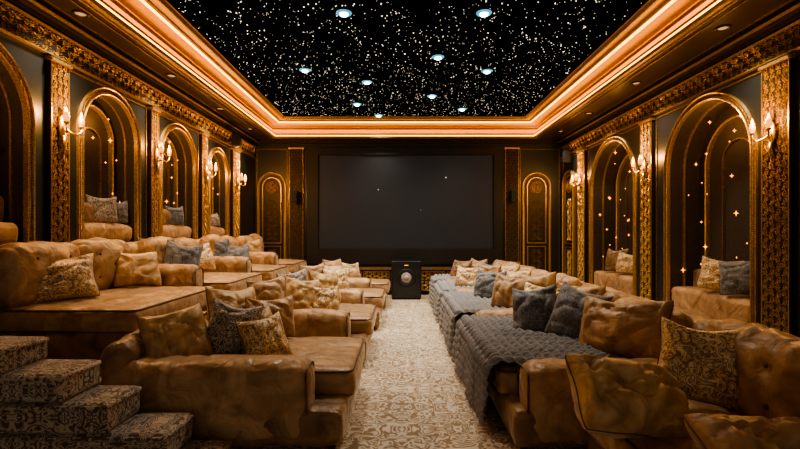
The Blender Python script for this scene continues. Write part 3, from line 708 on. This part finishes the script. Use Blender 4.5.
# upper left
u=.83
pillow(-2.80,3.70,u-.01,.54,.44,.19,35,27,DG,'bronze damask pillow on the large upper left sofa behind the stairs',roll=-4)
pillow(-2.72,4.62,u,.46,.44,.18,45,22,VG,'bronze velvet pillow at the far end of the large upper left sofa',roll=5)
pillow(-2.98,5.50,u+.02,.44,.50,.16,40,10,DB,'slate patterned pillow behind the arm of the second platform sofa',pm=M['pipe_dark'])
pillow(-2.70,5.46,u,.44,.48,.16,25,18,DB,'slate patterned pillow in front on the second platform sofa',roll=8,pm=M['pipe_dark'])
pillow(-2.78,6.25,u,.44,.46,.17,45,18,DG,'gold damask pillow at the far end of the second platform sofa',roll=-5)
pillow(-2.90,7.10,u,.42,.48,.16,40,14,DB,'slate patterned pillow on the third platform sofa',pm=M['pipe_dark'])
pillow(-2.62,7.20,u,.40,.42,.15,28,20,DB,'dark patterned pillow in front on the third platform sofa',pm=M['pipe_dark'])
pillow(-2.85,8.60,u,.42,.46,.16,45,16,VG,'bronze velvet pillow on the farthest platform sofa')
# ledge pillows
pillow(XL-.09,5.18,ZB_L+.215,.36,.34,.08,60,10,DY,'grey damask pillow on the second left arch ledge')
pillow(XL-.09,5.46,ZB_L+.215,.30,.30,.08,70,10,DB,'slate pillow on the second left arch ledge')
pillow(XL-.09,6.85,ZB_L+.215,.34,.32,.08,65,10,DB,'slate pillow on the third left arch ledge')
pillow(XL-.09,8.25,ZB_L+.215,.32,.30,.08,65,10,DY,'grey pillow on the farthest left arch ledge')
# right niches
pillow(XR+.10,5.36,.69,.46,.42,.15,-50,16,DG,'gold damask pillow on the bench in the nearest right arch',roll=5)
pillow(XR+.10,4.98,.69,.42,.44,.15,-45,16,DB,'grey patterned pillow at the near end of the nearest right arch bench',roll=-5,pm=M['pipe_dark'])
pillow(XR+.12,7.55,.69,.42,.40,.15,-55,14,DG,'gold damask pillow on the bench in the farther right arch')
pillow(XR+.12,7.98,.69,.42,.44,.15,-60,14,VD,'brown velvet pillow on the bench in the farther right arch')
# right sofas
pillow(1.50,1.56,.44,.72,.38,.22,-6,62,V,'large tan velvet pillow cropped by the bottom right corner',roll=3)
pillow(1.14,2.12,.42,.62,.42,.24,8,50,VG,'big slouching bronze velvet pillow leaning on the near right arm',roll=9)
pillow(1.62,2.44,.46,.46,.46,.17,-18,22,DG,'bronze damask pillow in the corner of the nearest right sofa',roll=7)
pillow(1.57,3.26,s+.005,.72,.46,.22,-58,22,V,'long tan pillow along the back of the throw covered sofa',roll=-4)
pillow(1.37,3.72,s+.005,.44,.50,.16,-42,20,DB,'larger slate patterned pillow beside the grey throw',roll=12,pm=M['pipe_dark'])
pillow(1.18,3.98,s+.005,.42,.46,.16,-28,20,DB,'smaller slate patterned pillow farther back beside the grey throw',roll=-8,pm=M['pipe_dark'])
pillow(1.62,4.22,s+.005,.50,.46,.18,-50,18,VG,'tan velvet pillow behind the slate pillows')
pillow(1.32,4.40,s+.005,.44,.44,.17,-35,20,DG,'gold damask pillow at the far end of the throw covered sofa',roll=6)
pillow(1.22,5.22,s,.44,.46,.18,-28,22,V,'tan velvet pillow left on the third right sofa',roll=6)
pillow(1.54,5.15,s,.46,.48,.18,-40,20,VG,'bronze velvet pillow right on the third right sofa',roll=-5)
pillow(1.12,5.98,s,.44,.46,.16,-35,20,DB,'slate damask pillow at the far end of the third right sofa',pm=M['pipe_dark'])
pillow(1.45,6.00,s,.46,.46,.17,-45,18,DG,'gold damask pillow at the far end of the third right sofa')
pillow(1.30,7.05,s,.44,.46,.16,-40,22,V,'tan pillow in the middle of the fourth right sofa')
pillow(1.00,7.15,s,.42,.42,.16,-30,24,DG,'gold damask pillow on the fourth right sofa')
pillow(1.58,7.08,s,.44,.46,.16,-50,20,VG,'bronze velvet pillow against the back of the fourth right sofa')
pillow(1.40,7.70,s,.44,.44,.16,-50,20,DB,'slate pillow at the far end of the fourth right sofa',pm=M['pipe_dark'])
pillow(1.08,8.62,s,.42,.44,.16,-40,22,VD,'dark brown pillow on the farthest right sofa')
pillow(1.40,8.70,s,.42,.44,.16,-50,22,V,'tan pillow on the farthest right sofa')

# ---------------------------------------------------------------- knit throws
def throw(y0,y1,x1,label,seed,xe=.618,zt=.492,hang=.04,skew=0,res=.0115):
    b=bmesh.new(); R=.075
    L1=x1-(xe+R); L2=R*PI/2; L3=zt-R-hang; T=L1+L2+L3
    nu=int(T/res); nv=int((y1-y0)/res); W=.115; Pp=.075
    cols=[]
    for i in range(nu+1):
        sd=i/nu*T; row=[]
        hm=max(0,(sd-L1)/(T-L1))
        for j in range(nv+1):
            yy=j/nv*(y1-y0); ss=sd
            if ss<L1: p=Vector((x1-ss,0,zt)); nrm=Vector((0,0,1))
            elif ss<L1+L2:
                a=(ss-L1)/R; p=Vector((xe+R-R*math.sin(a),0,zt-R+R*math.cos(a))); nrm=Vector((-math.sin(a),0,math.cos(a)))
            else: p=Vector((xe,0,zt-R-(ss-L1-L2))); nrm=Vector((-1,0,0))
            edge=noise.noise(Vector((sd*2.5,seed,yy*.5)))*.06
            y=y0+yy+edge+skew*(sd/T-.5)
            wb=noise.noise(Vector((sd*5,yy*5,seed)))*.08
            c=((yy+wb*.1)/W)%1; tri=abs(c-.5)*2
            st=((sd/Pp)+tri*.8+wb)%1
            hgt=(max(0,math.sin(PI*st))**.7)*(max(0,math.sin(PI*((c*2)%1)))**.5)
            fold=noise.noise(Vector((sd*3,yy*3.5,seed)))*.026+hm*.03*math.sin(yy*10+seed+noise.noise(Vector((yy*3,sd,seed)))*3)
            p=p+nrm*(.002+.052*hgt+max(-.006,fold)+.004+hm*.016); p.y=y
            row.append(b.verts.new(p))
        cols.append(row)
    for i in range(nu):
        for j in range(nv): b.faces.new((cols[i][j],cols[i+1][j],cols[i+1][j+1],cols[i][j+1]))
    loc=Vector((xe,(y0+y1)/2,0)); bmesh.ops.translate(b,verts=b.verts,vec=-loc)
    o=finish('knit_throw',b,M['knit']); o.location=loc; tag(o,label,'blanket'); return o
throw(3.08,4.70,1.42,'largest chunky grey knit throw spilling over the near right sofa',3,skew=.16,res=.0075)
throw(5.04,6.52,1.25,'second grey knit throw hanging down a right sofa toward the aisle',8,res=.009)
throw(6.88,8.10,1.20,'third grey knit throw from the camera on the right side',13)
throw(8.46,9.12,1.15,'farthest grey knit throw on the right side near the ledge',17)

# ---------------------------------------------------------------- world, camera
w=bpy.data.worlds.new('World'); SC.world=w; w.use_nodes=True
bg=w.node_tree.nodes['Background']; bg.inputs[0].default_value=(1,.90,.76,1); bg.inputs[1].default_value=.34
try: SC.view_settings.look='AgX - Medium High Contrast'
except Exception: pass
cam=bpy.data.cameras.new('Camera'); co=bpy.data.objects.new('Camera',cam); C.objects.link(co)
co.location=(0,0,1.4); co.rotation_euler=(PI/2,0,0); cam.sensor_width=36; cam.lens=450*36/800; cam.shift_x=-2/800; cam.shift_y=7.5/800; cam.clip_start=.05
SC.camera=co
